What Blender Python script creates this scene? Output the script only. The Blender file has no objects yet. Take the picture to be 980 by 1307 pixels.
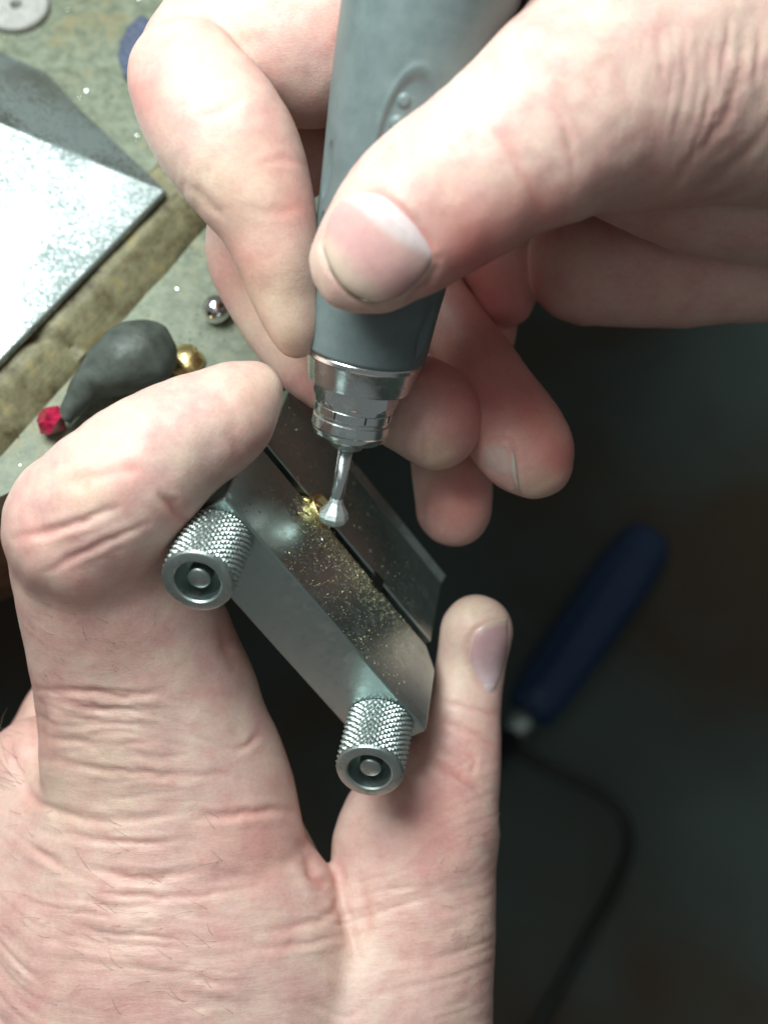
import bpy, bmesh, math, random
import numpy as np
import openvdb
from mathutils import Matrix, Vector
from mathutils.bvhtree import BVHTree

SC = bpy.context.scene
COL = SC.collection
rng = np.random.default_rng(7)
random.seed(7)

# ------------------------------------------------------------------ camera
FPX = 1700.0                       # focal length in photograph pixels (980 x 1307)
TILT = math.radians(25)
CAMZ = 0.211                       # above the bench top
ct, st = math.cos(TILT), math.sin(TILT)
R = np.array([[1, 0, 0], [0, ct, -st], [0, st, ct]])
CAMLOC = np.array([0, 0, CAMZ])
cam_d = bpy.data.cameras.new('camera')
cam = bpy.data.objects.new('camera', cam_d); COL.objects.link(cam)
cam.location = CAMLOC; cam.rotation_euler = (TILT, 0, 0)
cam_d.sensor_fit = 'VERTICAL'; cam_d.sensor_height = 36; cam_d.sensor_width = 27
cam_d.lens = FPX / 1307 * 36
cam_d.clip_start = 0.01; cam_d.clip_end = 20
cam_d.dof.use_dof = True; cam_d.dof.focus_distance = 0.208; cam_d.dof.aperture_fstop = 13.0
SC.camera = cam

# ------------------------------------------------------------------ world, lamps, exposure
W = bpy.data.worlds.new('World'); SC.world = W; W.use_nodes = True
bg = W.node_tree.nodes['Background']
bg.inputs[0].default_value = (0.76, 0.83, 0.81, 1); bg.inputs[1].default_value = 0.18
SC.view_settings.view_transform = 'Standard'; SC.view_settings.look = 'None'
SC.view_settings.exposure = 0.0; SC.view_settings.gamma = 1.0
SC.cycles.use_denoising = True
SC.cycles.max_bounces = 8

def c2w(v):                        # camera millimetres -> world metres
    v = np.atleast_2d(np.asarray(v, float)) * 0.001
    return v @ R.T + CAMLOC
def w2c(v):
    v = np.atleast_2d(np.asarray(v, float))
    return (v - CAMLOC) @ R * 1000
def unp(px, py, d):                # pixel and distance -> camera millimetres
    return np.array([(px - 490) / FPX * d, -(py - 653.5) / FPX * d, -d])
def bench(px, py, z=0.0):          # pixel -> world point at height z (metres)
    d = R @ np.array([(px - 490) / FPX, -(py - 653.5) / FPX, -1.0])
    return CAMLOC + d * ((z - CAMZ) / d[2])

def area(name, pos_c, aim_c, sx, sy, power, col):
    l = bpy.data.lights.new(name, 'AREA'); l.shape = 'RECTANGLE'; l.size = sx; l.size_y = sy
    l.energy = power; l.color = col
    o = bpy.data.objects.new(name, l); COL.objects.link(o)
    p, a = c2w(pos_c)[0], c2w(aim_c)[0]
    o.location = p
    o.rotation_euler = Vector(a - p).to_track_quat('-Z', 'Y').to_euler()
    return o
area('bench_lamp', (-95, 186, 2), (0, 20, -200), 0.21, 0.15, 1.76, (0.88, 1.0, 0.97))
area('fill_light', (-300, 250, 900), (0, 0, -210), 1.2, 0.3, 1.5, (0.95, 1.0, 0.99))  # added overhead fill for metal reflections, stands for no known lamp

# ------------------------------------------------------------------ materials
class NT:
    def __init__(s, name):
        s.m = bpy.data.materials.new(name); s.m.use_nodes = True
        s.t = s.m.node_tree; s.b = s.t.nodes['Principled BSDF']
    def n(s, typ, **kw):
        nd = s.t.nodes.new(typ)
        for k, v in kw.items():
            if k.startswith('_'): setattr(nd, k[1:], v)
        for k, v in kw.items():
            if not k.startswith('_'): nd.inputs[k.replace('__', ' ')].default_value = v
        return nd
    def l(s, a, b): s.t.links.new(a, b)
    def coord(s, scale=1000.0, sc3=(1, 1, 1)):
        tc = s.n('ShaderNodeTexCoord'); mp = s.n('ShaderNodeMapping')
        mp.inputs['Scale'].default_value = tuple(scale * k for k in sc3)
        s.l(tc.outputs['Object'], mp.inputs['Vector']); return mp.outputs[0]
    def noise(s, vec, scale, detail=4, rough=.55, dist=0):
        nd = s.n('ShaderNodeTexNoise', Scale=scale, Detail=detail, Roughness=rough, Distortion=dist)
        s.l(vec, nd.inputs['Vector']); return nd.outputs['Fac']
    def ramp(s, fac, stops):
        r = s.n('ShaderNodeValToRGB'); e = r.color_ramp.elements
        while len(e) < len(stops): e.new(.5)
        for k, (p, c) in enumerate(stops):
            e[k].position = p; e[k].color = (*c, 1) if not isinstance(c, (int, float)) else (c, c, c, 1)
        s.l(fac, r.inputs[0]); return r.outputs[0]
    def mix(s, fac, a, b, typ='MIX'):
        m = s.n('ShaderNodeMix', _data_type='RGBA', _blend_type=typ)
        for sock, v in ((m.inputs[0], fac), (m.inputs[6], a), (m.inputs[7], b)):
            if hasattr(v, 'links'): s.l(v, sock)
            else: sock.default_value = v if isinstance(v, (int, float)) else (*v, 1)
        return m.outputs[2]
    def math(s, op, a, b=0.0):
        m = s.n('ShaderNodeMath', _operation=op)
        for k, v in enumerate((a, b)):
            if hasattr(v, 'links'): s.l(v, m.inputs[k])
            else: m.inputs[k].default_value = v
        return m.outputs[0]
    def bump(s, h, strength=.3, dist=.0002, prev=None):
        b = s.n('ShaderNodeBump', Strength=strength, Distance=dist)
        s.l(h, b.inputs['Height'])
        if prev is not None: s.l(prev, b.inputs['Normal'])
        return b.outputs[0]
    def set(s, **kw):
        for k, v in kw.items():
            k = k.replace('__', ' ')
            if hasattr(v, 'links'): s.l(v, s.b.inputs[k])
            else: s.b.inputs[k].default_value = (*v, 1) if isinstance(v, tuple) and len(v) == 3 else v
        return s.m

def m_skin():
    s = NT('skin')
    v = s.coord()
    at = s.n('ShaderNodeAttribute', _attribute_name='tint')
    sep = s.n('ShaderNodeSeparateColor'); s.l(at.outputs['Color'], sep.inputs[0])
    mott = s.noise(v, .16, 3, .6)
    base = s.ramp(mott, [(.30, (.61, .35, .32)), (.5, (.665, .44, .39)), (.70, (.70, .515, .435))])
    red = s.mix(s.math('MULTIPLY', sep.outputs[0], .85), base, (.62, .175, .155))
    pale = s.mix(s.math('MULTIPLY', sep.outputs[1], .8), red, (.74, .58, .40))
    blot = s.ramp(s.noise(v, .33, 4, .65, .4), [(.52, 0.0), (.72, 1.0)])
    pale = s.mix(s.math('MULTIPLY', blot, .30), pale, (.60, .27, .235))
    fine = s.noise(v, 1.6, 3, .6)
    col = s.mix(.35, pale, s.ramp(fine, [(.3, (.84, .80, .78)), (.7, (1.12, 1.1, 1.08))]), 'MULTIPLY')
    # crossing skin lines and pores
    vor = s.n('ShaderNodeTexVoronoi', _feature='DISTANCE_TO_EDGE', Scale=1.15)
    wv = s.n('ShaderNodeMapping'); wv.inputs['Scale'].default_value = (1.0, 1.7, 1.2); s.l(v, wv.inputs[0])
    s.l(wv.outputs[0], vor.inputs['Vector'])
    cells = s.ramp(vor.outputs['Distance'], [(0.0, 0.0), (.16, 1.0)])
    w2 = s.n('ShaderNodeMapping'); w2.inputs['Scale'].default_value = (.22, 1.25, .6); s.l(v, w2.inputs[0])
    lines = s.noise(w2.outputs[0], 1.0, 5, .62, .6)
    h = s.math('ADD', s.math('MULTIPLY', cells, .25), s.math('MULTIPLY', s.noise(v, 2.5, 3), .22))
    lw = s.math('MULTIPLY', s.math('MULTIPLY', lines, sep.outputs[2]), 2.2)
    b = s.bump(s.math('ADD', h, lw), .27, .0002)
    s.set(Base__Color=col, Roughness=s.ramp(fine, [(.3, .40), (.7, .56)]), Normal=b)
    s.b.inputs['Subsurface Weight'].default_value = .35
    s.b.inputs['Subsurface Radius'].default_value = (1.0, .32, .16)
    s.b.inputs['Subsurface Scale'].default_value = .0022
    s.b.inputs['Specular IOR Level'].default_value = .45
    return s.m
def m_nail():
    s = NT('nail')
    at = s.n('ShaderNodeAttribute', _attribute_name='tint')
    v = s.coord()
    col = s.mix(.25, at.outputs['Color'], s.ramp(s.noise(v, .7, 3), [(.3, (.75, .7, .7)), (.7, (1.15, 1.12, 1.1))]), 'MULTIPLY')
    s.set(Base__Color=col, Roughness=.26, Normal=s.bump(s.noise(v, 1.4, 2), .12, .0002))
    s.b.inputs['Subsurface Weight'].default_value = .15
    s.b.inputs['Subsurface Scale'].default_value = .001
    s.b.inputs['Coat Weight'].default_value = .6; s.b.inputs['Coat Roughness'].default_value = .10
    return s.m
def m_steel(name, col=(.50, .52, .50), r0=.22, r1=.42, brushed=None, dirt=.3, dirtcol=(.20, .21, .18), scale=1.0):
    s = NT(name); v = s.coord(scale=1000 * scale)
    vv = s.coord(scale=1000 * scale, sc3=brushed) if brushed else v
    g = s.noise(vv, 1.2, 5, .65)
    d = s.ramp(s.noise(v, .35, 6, .68), [(.50, 0.0), (.68, 1.0)])
    c = s.mix(s.math('MULTIPLY', d, dirt), col, dirtcol)
    s.set(Base__Color=c, Metallic=1.0, Normal=s.bump(g, .12, .0001),
          Roughness=s.math('ADD', s.math('MULTIPLY', d, .15), s.ramp(g, [(.3, r0), (.7, r1)])))
    return s.m
def m_spotted_steel():
    s = NT('spotted_steel'); v = s.coord()
    big = s.noise(v, .06, 3, .5); sp = s.noise(v, 1.3, 5, .72)
    m = s.ramp(s.math('ADD', s.math('MULTIPLY', sp, .8), s.math('MULTIPLY', big, .6)), [(.66, 0.0), (.80, 1.0)])
    c = s.mix(m, (.46, .49, .485), (.24, .28, .275))
    s.set(Base__Color=c, Metallic=s.math('SUBTRACT', 1.0, s.math('MULTIPLY', m, .5)),
          Roughness=s.math('ADD', .38, s.math('MULTIPLY', m, .25)), Normal=s.bump(sp, .25, .00015))
    return s.m
def m_plain(name, col, rough=.5, metal=0.0, var=.25, scale=1.0, bump=.2, bd=.0002, spec=.5):
    s = NT(name); v = s.coord(); n = s.noise(v, scale, 5, .6)
    k0, k1 = 1 - var, 1 + var
    c = s.mix(1.0, col, s.ramp(n, [(.3, (k0, k0, k0)), (.7, (k1, k1, k1))]), 'MULTIPLY')
    s.set(Base__Color=c, Roughness=rough, Metallic=metal, Normal=s.bump(n, bump, bd))
    s.b.inputs['Specular IOR Level'].default_value = spec
    return s.m
def m_bench():
    s = NT('bench_paint'); v = s.coord()
    a = s.noise(v, .05, 5, .65); b = s.noise(v, .35, 6, .72); c = s.noise(v, 1.7, 4, .6)
    base = s.ramp(b, [(.34, (.125, .138, .095)), (.48, (.18, .197, .140)), (.62, (.245, .265, .198))])
    rust = s.ramp(s.math('ADD', s.math('MULTIPLY', a, .7), s.math('MULTIPLY', b, .3)), [(.52, 0.0), (.62, 1.0)])
    col = s.mix(s.math('MULTIPLY', rust, .6), base, (.27, .19, .075))
    dark = s.ramp(c, [(.30, 1.0), (.40, 0.0)])
    col = s.mix(s.math('MULTIPLY', dark, .55), col, (.07, .075, .06))
    pale = s.ramp(s.noise(v, 1.1, 5, .75), [(.60, 0.0), (.72, 1.0)])
    col = s.mix(s.math('MULTIPLY', pale, .4), col, (.55, .60, .54))
    s.set(Base__Color=col, Roughness=s.ramp(b, [(.3, .38), (.7, .65)]), Normal=s.bump(s.math('ADD', b, s.math('MULTIPLY', c, .6)), .28, .0003))
    return s.m
def m_oldwood():
    s = NT('worn_wood'); v = s.coord()
    g = s.noise(s.coord(sc3=(1, .12, 1)), .8, 5, .65, .3); b = s.noise(v, .22, 5, .7)
    col = s.ramp(b, [(.32, (.07, .05, .024)), (.44, (.165, .14, .075)), (.56, (.225, .205, .125)), (.68, (.32, .26, .12))])
    col = s.mix(.5, col, s.ramp(g, [(.3, (.55, .5, .42)), (.65, (1.1, 1.1, 1.1))]), 'MULTIPLY')
    s.set(Base__Color=col, Roughness=.62, Normal=s.bump(s.math('ADD', g, b), .3, .0004))
    return s.m
def m_floor():
    s = NT('dark_cloth'); v = s.coord()
    a = s.noise(v, .008, 3, .5); b = s.noise(v, .9, 3, .6)
    col = s.ramp(a, [(.38, (.062, .044, .028)), (.5, (.062, .078, .070)), (.65, (.080, .110, .104))])
    s.set(Base__Color=col, Roughness=.85, Normal=s.bump(b, .3, .0006))
    return s.m
def m_gold(name, r=.25):
    s = NT(name); v = s.coord(); n = s.noise(v, 1.2, 4)
    s.set(Base__Color=(.84, .76, .50) if 'dust' in name else (.95, .74, .36), Metallic=.55 if 'dust' in name else 1.0, Roughness=r, Normal=s.bump(n, .25, .0002))
    return s.m
def m_rubber():
    s = NT('grey_rubber'); v = s.coord(); n = s.noise(v, 3.0, 3); b = s.noise(v, .25, 4, .6)
    sc = s.ramp(s.noise(v, .9, 5, .75), [(.64, 0.0), (.74, 1.0)])
    c = s.ramp(b, [(.3, (.112, .144, .146)), (.7, (.150, .186, .186))])
    c = s.mix(s.math('MULTIPLY', sc, .35), c, (.30, .34, .33))
    s.set(Base__Color=c, Roughness=s.ramp(b, [(.3, .40), (.7, .52)]), Normal=s.bump(n, .15, .0001))
    return s.m
def m_gem():
    s = NT('red_gem'); v = s.coord(); n = s.noise(v, .9, 3)
    s.set(Base__Color=s.ramp(n, [(.35, (.20, .003, .02)), (.65, (.44, .012, .06))]), Roughness=.12)
    s.b.inputs['Coat Weight'].default_value = .6
    return s.m
SKIN = m_skin(); NAIL = m_nail()
STEEL = m_steel('jaw_steel', (.44, .525, .51), .26, .38, None, .18, (.22, .23, .19))
KNURL = m_steel('knurled_steel', (.47, .535, .52), .32, .48, None, .7, (.24, .28, .25))
CHROME = m_steel('chuck_steel', (.82, .86, .86), .17, .25, None, .06, (.5, .5, .5))
BURM = m_steel('bur_steel', (.86, .92, .90), .40, .55, None, .1)
SHEET = m_spotted_steel()
BALLM = m_steel('ball_steel', (.80, .78, .79), .12, .20, None, .15)
GOLD = m_gold('gold', .28); DUST = m_gold('gold_dust', .4)
RUBBER = m_rubber(); BENCH = m_bench(); WOOD = m_oldwood(); FLOOR = m_floor(); GEM = m_gem()
WAX = m_plain('dark_wax', (.066, .075, .064), .5, 0, .35, .35, .5, .0005)
DISC = m_plain('grey_abrasive', (.40, .38, .36), .8, 0, .25, 1.2, .5, .0003)
BLUE = m_plain('blue_plastic', (.008, .030, .088), .45, 0, .2, .3)
NAVY = m_plain('slate_fabric', (.085, .10, .155), .8, 0, .5, .9, .6, .0004)
IRON = m_plain('black_iron', (.034, .037, .033), .34, .7, .3, .6)
GAP_SHADE = m_plain('gap_shade', (.05, .075, .06), .5, .5, .3, 1)
HAIR = m_plain('fine_hair', (.30, .20, .13), .5, 0, .2, 1.0)
BENCHSIDE = m_plain('brown_wood', (.10, .055, .03), .7, 0, .5, .25, .5, .0006)

# ------------------------------------------------------------------ object helpers
def mesh_obj(name, V, F, mat, smooth=True):
    me = bpy.data.meshes.new(name)
    if isinstance(F, np.ndarray):
        n, k = F.shape
        me.vertices.add(len(V)); me.vertices.foreach_set('co', np.ascontiguousarray(V, np.float32).ravel())
        me.loops.add(n * k); me.loops.foreach_set('vertex_index', F.astype(np.int32).ravel())
        me.polygons.add(n); me.polygons.foreach_set('loop_start', np.arange(n, dtype=np.int32) * k)
        me.update(calc_edges=True)
    else:
        me.from_pydata([tuple(v) for v in V], [], F); me.update()
    me.materials.append(mat)
    me.polygons.foreach_set('use_smooth', np.full(len(me.polygons), smooth))
    o = bpy.data.objects.new(name, me); COL.objects.link(o)
    return o
def tag(o, label=None, cat=None, group=None, kind=None):
    for k, v in (('label', label), ('category', cat), ('group', group), ('kind', kind)):
        if v: o[k] = v
    return o
def basis(X, Y, Z):                # 3x3 with those columns
    return np.array([X, Y, Z]).T
class Thing:                       # an Empty (or mesh) with frame; parts given in world metres
    def __init__(s, name, origin, rot=R):
        s.O = np.asarray(origin, float); s.rot = rot
        s.o = bpy.data.objects.new(name, None); COL.objects.link(s.o)
        s.o.empty_display_size = .01
        s.o.matrix_world = s.mat()
    def mat(s):
        M = Matrix.Identity(4)
        for i in range(3):
            for j in range(3): M[i][j] = float(s.rot[i, j])
            M[i][3] = float(s.O[i])
        return M
    def loc(s, V): return (np.asarray(V) - s.O) @ s.rot
    def part(s, name, V, F, mat, parent=None, smooth=True, label=None):
        o = mesh_obj(name, s.loc(V), F, mat, smooth); o.parent = parent or s.o
        if label: o['label'] = label
        return o
def solo(name, V, F, mat, origin, rot=R, smooth=True):
    """one thing that is one mesh"""
    O = np.asarray(origin, float)
    o = mesh_obj(name, (np.asarray(V) - O) @ rot, F, mat, smooth)
    M = Matrix.Identity(4)
    for i in range(3):
        for j in range(3): M[i][j] = float(rot[i, j])
        M[i][3] = float(O[i])
    o.matrix_world = M
    return o
def sharp(o, ang=35):
    m = o.modifiers.new('edges', 'EDGE_SPLIT'); m.split_angle = math.radians(ang)
def bev(o, w, seg=2, ang=30):
    m = o.modifiers.new('bevel', 'BEVEL'); m.width = w; m.segments = seg; m.limit_method = 'ANGLE'; m.angle_limit = math.radians(ang)
    m.harden_normals = False

def lathe(prof, n=64, disp=None, cap0=True, cap1=True):
    """prof: list of (r, z).  Local coords, z the axis. disp(a, z, r)->dr"""
    V = []; F = []
    A = np.linspace(0, 2 * math.pi, n, endpoint=False)
    for r, z in prof:
        rr = np.full(n, r) if disp is None else r + disp(A, z, r)
        V += [(rr[k] * math.cos(A[k]), rr[k] * math.sin(A[k]), z) for k in range(n)]
    for i in range(len(prof) - 1):
        for k in range(n):
            k2 = (k + 1) % n
            F.append((i * n + k, i * n + k2, (i + 1) * n + k2, (i + 1) * n + k))
    if cap0: F.append(tuple(range(n - 1, -1, -1)))
    if cap1: F.append(tuple((len(prof) - 1) * n + k for k in range(n)))
    return np.array(V), F
def frame_for(axis, hint):
    Z = np.asarray(axis, float); Z /= np.linalg.norm(Z)
    X = np.asarray(hint, float); X = X - Z * (X @ Z); X /= np.linalg.norm(X)
    return basis(X, np.cross(Z, X), Z)
def box(x0, x1, y0, y1, z0, z1):
    V = [(x, y, z) for x in (x0, x1) for y in (y0, y1) for z in (z0, z1)]
    F = [(0, 1, 3, 2), (4, 6, 7, 5), (0, 4, 5, 1), (2, 3, 7, 6), (0, 2, 6, 4), (1, 5, 7, 3)]
    return np.array(V, float), F
def prism(poly, h0, h1):
    """poly in (x, y), extruded along z"""
    n = len(poly)
    V = [(x, y, h0) for x, y in poly] + [(x, y, h1) for x, y in poly]
    F = [tuple(range(n - 1, -1, -1)), tuple(range(n, 2 * n))] + [(k, (k + 1) % n, n + (k + 1) % n, n + k) for k in range(n)]
    return np.array(V, float), F
def catmull(P, m):
    P = np.asarray(P, float); out = []
    n = len(P)
    for i in range(n - 1):
        p0 = P[i - 1] if i else 2 * P[0] - P[1]
        p1, p2 = P[i], P[i + 1]
        p3 = P[i + 2] if i + 2 < n else 2 * P[-1] - P[-2]
        for t in np.linspace(0, 1, m, endpoint=False):
            out.append(.5 * (2 * p1 + (p2 - p0) * t + (2 * p0 - 5 * p1 + 4 * p2 - p3) * t ** 2 + (3 * p1 - p0 - 3 * p2 + p3) * t ** 3))
    out.append(P[-1]); return np.array(out)
def tube(path, rad, n=16):
    P = np.asarray(path, float); V = []; F = []
    T = np.gradient(P, axis=0); T /= np.linalg.norm(T, axis=1)[:, None]
    ref = np.array([.3, .2, 1.0]); 
    for i in range(len(P)):
        X = np.cross(T[i], ref); X /= np.linalg.norm(X); Y = np.cross(T[i], X)
        r = rad[i] if hasattr(rad, '__len__') else rad
        V += [P[i] + r * (math.cos(a) * X + math.sin(a) * Y) for a in np.linspace(0, 2 * math.pi, n, endpoint=False)]
    for i in range(len(P) - 1):
        for k in range(n):
            F.append((i * n + k, i * n + (k + 1) % n, (i + 1) * n + (k + 1) % n, (i + 1) * n + k))
    F.append(tuple(range(n - 1, -1, -1))); F.append(tuple((len(P) - 1) * n + k for k in range(n)))
    return np.array(V), F
_lat = rng.random((256, 256))
def vnoise(x, y):
    xi = np.floor(x).astype(int); yi = np.floor(y).astype(int); fx = x - xi; fy = y - yi
    fx = fx * fx * (3 - 2 * fx); fy = fy * fy * (3 - 2 * fy)
    g = lambda a, b: _lat[a & 255, b & 255]
    return (g(xi, yi) * (1 - fx) + g(xi + 1, yi) * fx) * (1 - fy) + (g(xi, yi + 1) * (1 - fx) + g(xi + 1, yi + 1) * fx) * fy
def sstep(a, b, x):
    t = np.clip((x - a) / (b - a), 0, 1); return t * t * (3 - 2 * t)

# ------------------------------------------------------------------ the setting: floor and bench
FZ = -0.262
V, F = box(-1.2, 1.2, -1.0, 1.2, FZ - .02, FZ)
fl = solo('floor', V, F, FLOOR, (0, 0, FZ), np.eye(3), False); fl['kind'] = 'structure'

edge = [(-260, 735), (-60, 655), (0, 634), (60, 604), (130, 575), (210, 545), (290, 505), (350, 470), (420, 425), (490, 360), (560, 290), (620, 210), (680, 110), (740, 0), (800, -140), (830, -300)]
E3 = np.array([bench(*p) for p in edge]); E3 = np.concatenate([catmull(E3, 4)])
far = [np.array([E3[-1][0], .60, 0]), np.array([-.55, .60, 0]), np.array([-.55, E3[0][1], 0])]
poly = [tuple(p[:2]) for p in list(E3) + far]
bt = Thing('workbench', (-.15, .12, -.04), np.eye(3))
tag(bt.o, 'worn green grey workbench corner under the tools at upper left', 'workbench')
V, F = prism(poly, -.006, 0)
o = bt.part('bench_top', V, F, BENCH, smooth=False)
V, F = prism([(x, y) for x, y in poly], -.04, -.0063)
o = bt.part('bench_edge', V, F, BENCHSIDE, smooth=False)

# wooden bar on the bench
def bar_profile():
    return [(-7, 0), (-7, 5.4), (-6.4, 6.0), (-3.5, 6.2), (-.5, 6.2), (1.6, 5.9), (2.6, 5.2), (4.4, 3.2), (6.4, 1.2), (7, 0)]
a = bench(-60, 583); b = bench(262, 232)
ax = (b - a); Lb = np.linalg.norm(ax); ax /= Lb
side = np.array([ax[1], -ax[0], 0])          # toward lower right
n = 120; V = []; F = []; pr = bar_profile(); k = len(pr)
for i in range(n + 1):
    t = i / n * (Lb + .05)
    for j, (x, z) in enumerate(pr):
        jit = (vnoise(np.array(t * 900), np.array(j * 1.7)) - .5) * .35 + (vnoise(np.array(t * 130), np.array(j * .9 + 40)) - .5) * .7
        chip = 1.7 * math.exp(-((t - .026 - .0006 * x) / .0018) ** 2) * (1 if 2 < j < 8 else 0)
        zz = max(0.0, z + (jit - chip if z > 0 else 0))
        V.append(a + ax * t + side * (x + (jit * .5 - chip * .4 if j > 6 else 0)) * .001 + np.array([0, 0, zz * .001]))
for i in range(n):
    for j in range(k - 1):
        F.append((i * k + j, (i + 1) * k + j, (i + 1) * k + j + 1, i * k + j + 1))
    F.append((i * k, i * k + k - 1, (i + 1) * k + k - 1, (i + 1) * k))
F.append(tuple(range(k))); F.append(tuple(n * k + j for j in range(k - 1, -1, -1)))
rb = basis(side, ax, np.array([0, 0, 1.0]))
o = solo('wooden_bar', V, F, WOOD, (a + b) / 2, rb)
tag(o, 'worn chipped wooden bar lying on the bench beneath the steel plate', 'bar'); sharp(o, 50)

# steel plate with a ridge
top = [bench(212, 243, .0085), bench(0, 462, .0085), bench(-140, 606, .0085), bench(-140, 92, .0255), bench(0, 155, .0180), bench(100, 196, .0132)]
up = [bench(212, 243, .0085), bench(100, 136, .0035), bench(60, 92, .002), bench(0, 66, .002), bench(-140, 20, .003)]
V = []
T, B1, B0, R0, R1, R2 = top; _, U1, U2, U3, U4 = up
V = [T, B1, B0, R0, R1, R2, U1, U2, U3, U4]
nv = len(V)
low = [p - np.array([0, 0, .0016]) for p in V]
F = [(0, 5, 4, 1), (1, 4, 3, 2), (0, 6, 5), (5, 6, 7, 4), (4, 7, 8), (4, 8, 9, 3)]
F = F + [tuple(i + nv for i in f[::-1]) for f in F]
loop = [0, 1, 2, 3, 9, 8, 7, 6]
for i in range(len(loop)):
    p, q = loop[i], loop[(i + 1) % len(loop)]
    F.append((q, p, p + nv, q + nv))
o = solo('steel_plate', V + low, F, SHEET, bench(60, 300, .002), np.eye(3), False)
bm = bmesh.new(); bm.from_mesh(o.data); bmesh.ops.recalc_face_normals(bm, faces=bm.faces[:]); bm.to_mesh(o.data); bm.free()
tag(o, 'bright pointed steel plate with a folded ridge and grey spots', 'plate'); bev(o, .0004, 2)

# abrasive disc
c = bench(24, 14, 0)
V, F = lathe([(.0012, .0), (.0064, 0), (.0067, .0004), (.0067, .0016), (.0063, .0020), (.0014, .0020), (.0012, .0016), (.0012, 0)], 48, None, False, False)
V = V * np.array([1.0, 1.0, 1]) + c
o = solo('abrasive_disc', V, F, DISC, c, np.eye(3)); sharp(o, 40)
tag(o, 'round grey abrasive disc with a small centre hole at the top left', 'disc')

# slate blue scrap behind the index finger
c = bench(178, 66, 0)
ptsb = [bench(*p) for p in ((152, 78), (156, 60), (166, 42), (180, 28), (190, 30), (214, 60), (205, 100), (176, 112), (160, 104))]
V, F = prism([tuple(p[:2]) for p in ptsb], .0, .0022)
o = solo('fabric_scrap', V, F, NAVY, c, np.eye(3), False); bev(o, .0006, 2)
tag(o, 'small slate blue scrap of fabric poking out behind the index finger', 'scrap')

# steel ball and gold bead
r = .0027; c = bench(278, 405, 0) + np.array([0, 0, r])
bm = bmesh.new(); bmesh.ops.create_icosphere(bm, subdivisions=4, radius=r); me = bpy.data.meshes.new('steel_ball'); bm.to_mesh(me); bm.free()
me.materials.append(BALLM); me.polygons.foreach_set('use_smooth', [True] * len(me.polygons))
o = bpy.data.objects.new('steel_ball', me); COL.objects.link(o); o.location = c
tag(o, 'small shiny steel ball resting alone on the bench', 'ball')
r = .0034; c = bench(238, 463, 0)
V, F = lathe([(r * math.sin(t), .0006 + r * .62 * math.cos(t)) for t in np.linspace(.12, 1.55, 6)], 14, lambda A, z, q: q * .08 * np.sin(3 * A + z * 2500), True, True)
o = solo('gold_bead', V + c, F, GOLD, c, np.eye(3), False); bev(o, .0002, 1, 10)
tag(o, 'domed gold bead on the bench between dark wax and fingertip', 'bead')

# dark wax lump with a red stone
path = [bench(82, 537, .0035), bench(92, 520, .0045), bench(112, 494, .0062), bench(140, 472, .0076), bench(170, 458, .0078), bench(196, 452, .0062), bench(212, 452, .0042)]
rad = [.0013, .0019, .0032, .0052, .0066, .0060, .0026]
PP = catmull(np.c_[np.array(path), np.array(rad)], 6)
V, F = tube(PP[:, :3], PP[:, 3], 28)
V = np.array(V); ctr = V.mean(0)
w = (vnoise(V[:, 0] * 260, V[:, 1] * 260 + V[:, 2] * 300) - .5) * .0007 + (vnoise(V[:, 0] * 700 + 30, V[:, 1] * 700 - V[:, 2] * 500) - .5) * .0004
V = V + (V - ctr) / np.linalg.norm(V - ctr, axis=1)[:, None] * w[:, None]
V[:, 2] = np.maximum(V[:, 2], .0)
th = Thing('wax_pick', bench(150, 480, 0), np.eye(3))
tag(th.o, 'dark grey pear shaped wax lump tipped with a red stone', 'wax lump')
th.part('wax_body', V, F, WAX)
gp = np.array(bench(66, 537, .0030)); 
gv = [(0, 0, .0016), (0, 0, -.0026)] + [(.0023 * math.cos(t), .0023 * math.sin(t), (.0003 if k % 2 else -.0002)) for k, t in enumerate(np.linspace(0, 2 * math.pi, 8, endpoint=False))] + [(.0013 * math.cos(t), .0013 * math.sin(t), .0015) for t in np.linspace(.2, 2 * math.pi + .2, 8, endpoint=False)]
gf = []
for k in range(8):
    a_, b_ = 2 + k, 2 + (k + 1) % 8; c_, d_ = 10 + k, 10 + (k + 1) % 8
    gf += [(1, b_, a_), (a_, b_, c_), (b_, d_, c_), (0, c_, d_)]
G = frame_for((-.5, .1, .55), (1, 0, 0))
th.part('red_stone', np.array(gv) @ G.T * 1.3 + gp, gf, GEM, smooth=False, label='faceted red stone stuck on the narrow tip')

# filings on the bench
V = []; F = []
for k in range(1800):
    px, py = rng.uniform(-10, 430), rng.uniform(-10, 600)
    p = bench(px, py, .00025)
    s_ = rng.choice([.00014, .00022, .0004], p=[.6, .3, .1]) * rng.uniform(.6, 1.3)
    q = rng.normal(size=(4, 3)); q /= np.linalg.norm(q, axis=1)[:, None]; q *= s_
    i0 = len(V); V += list(p + q); F += [(i0, i0 + 1, i0 + 2), (i0, i0 + 2, i0 + 3), (i0, i0 + 3, i0 + 1), (i0 + 1, i0 + 3, i0 + 2)]
o = solo('metal_filings', V, F, BALLM, bench(200, 300, 0), np.eye(3), False)
tag(o, 'bright metal filings scattered over the worn bench top', 'filings', kind='stuff')

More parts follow.
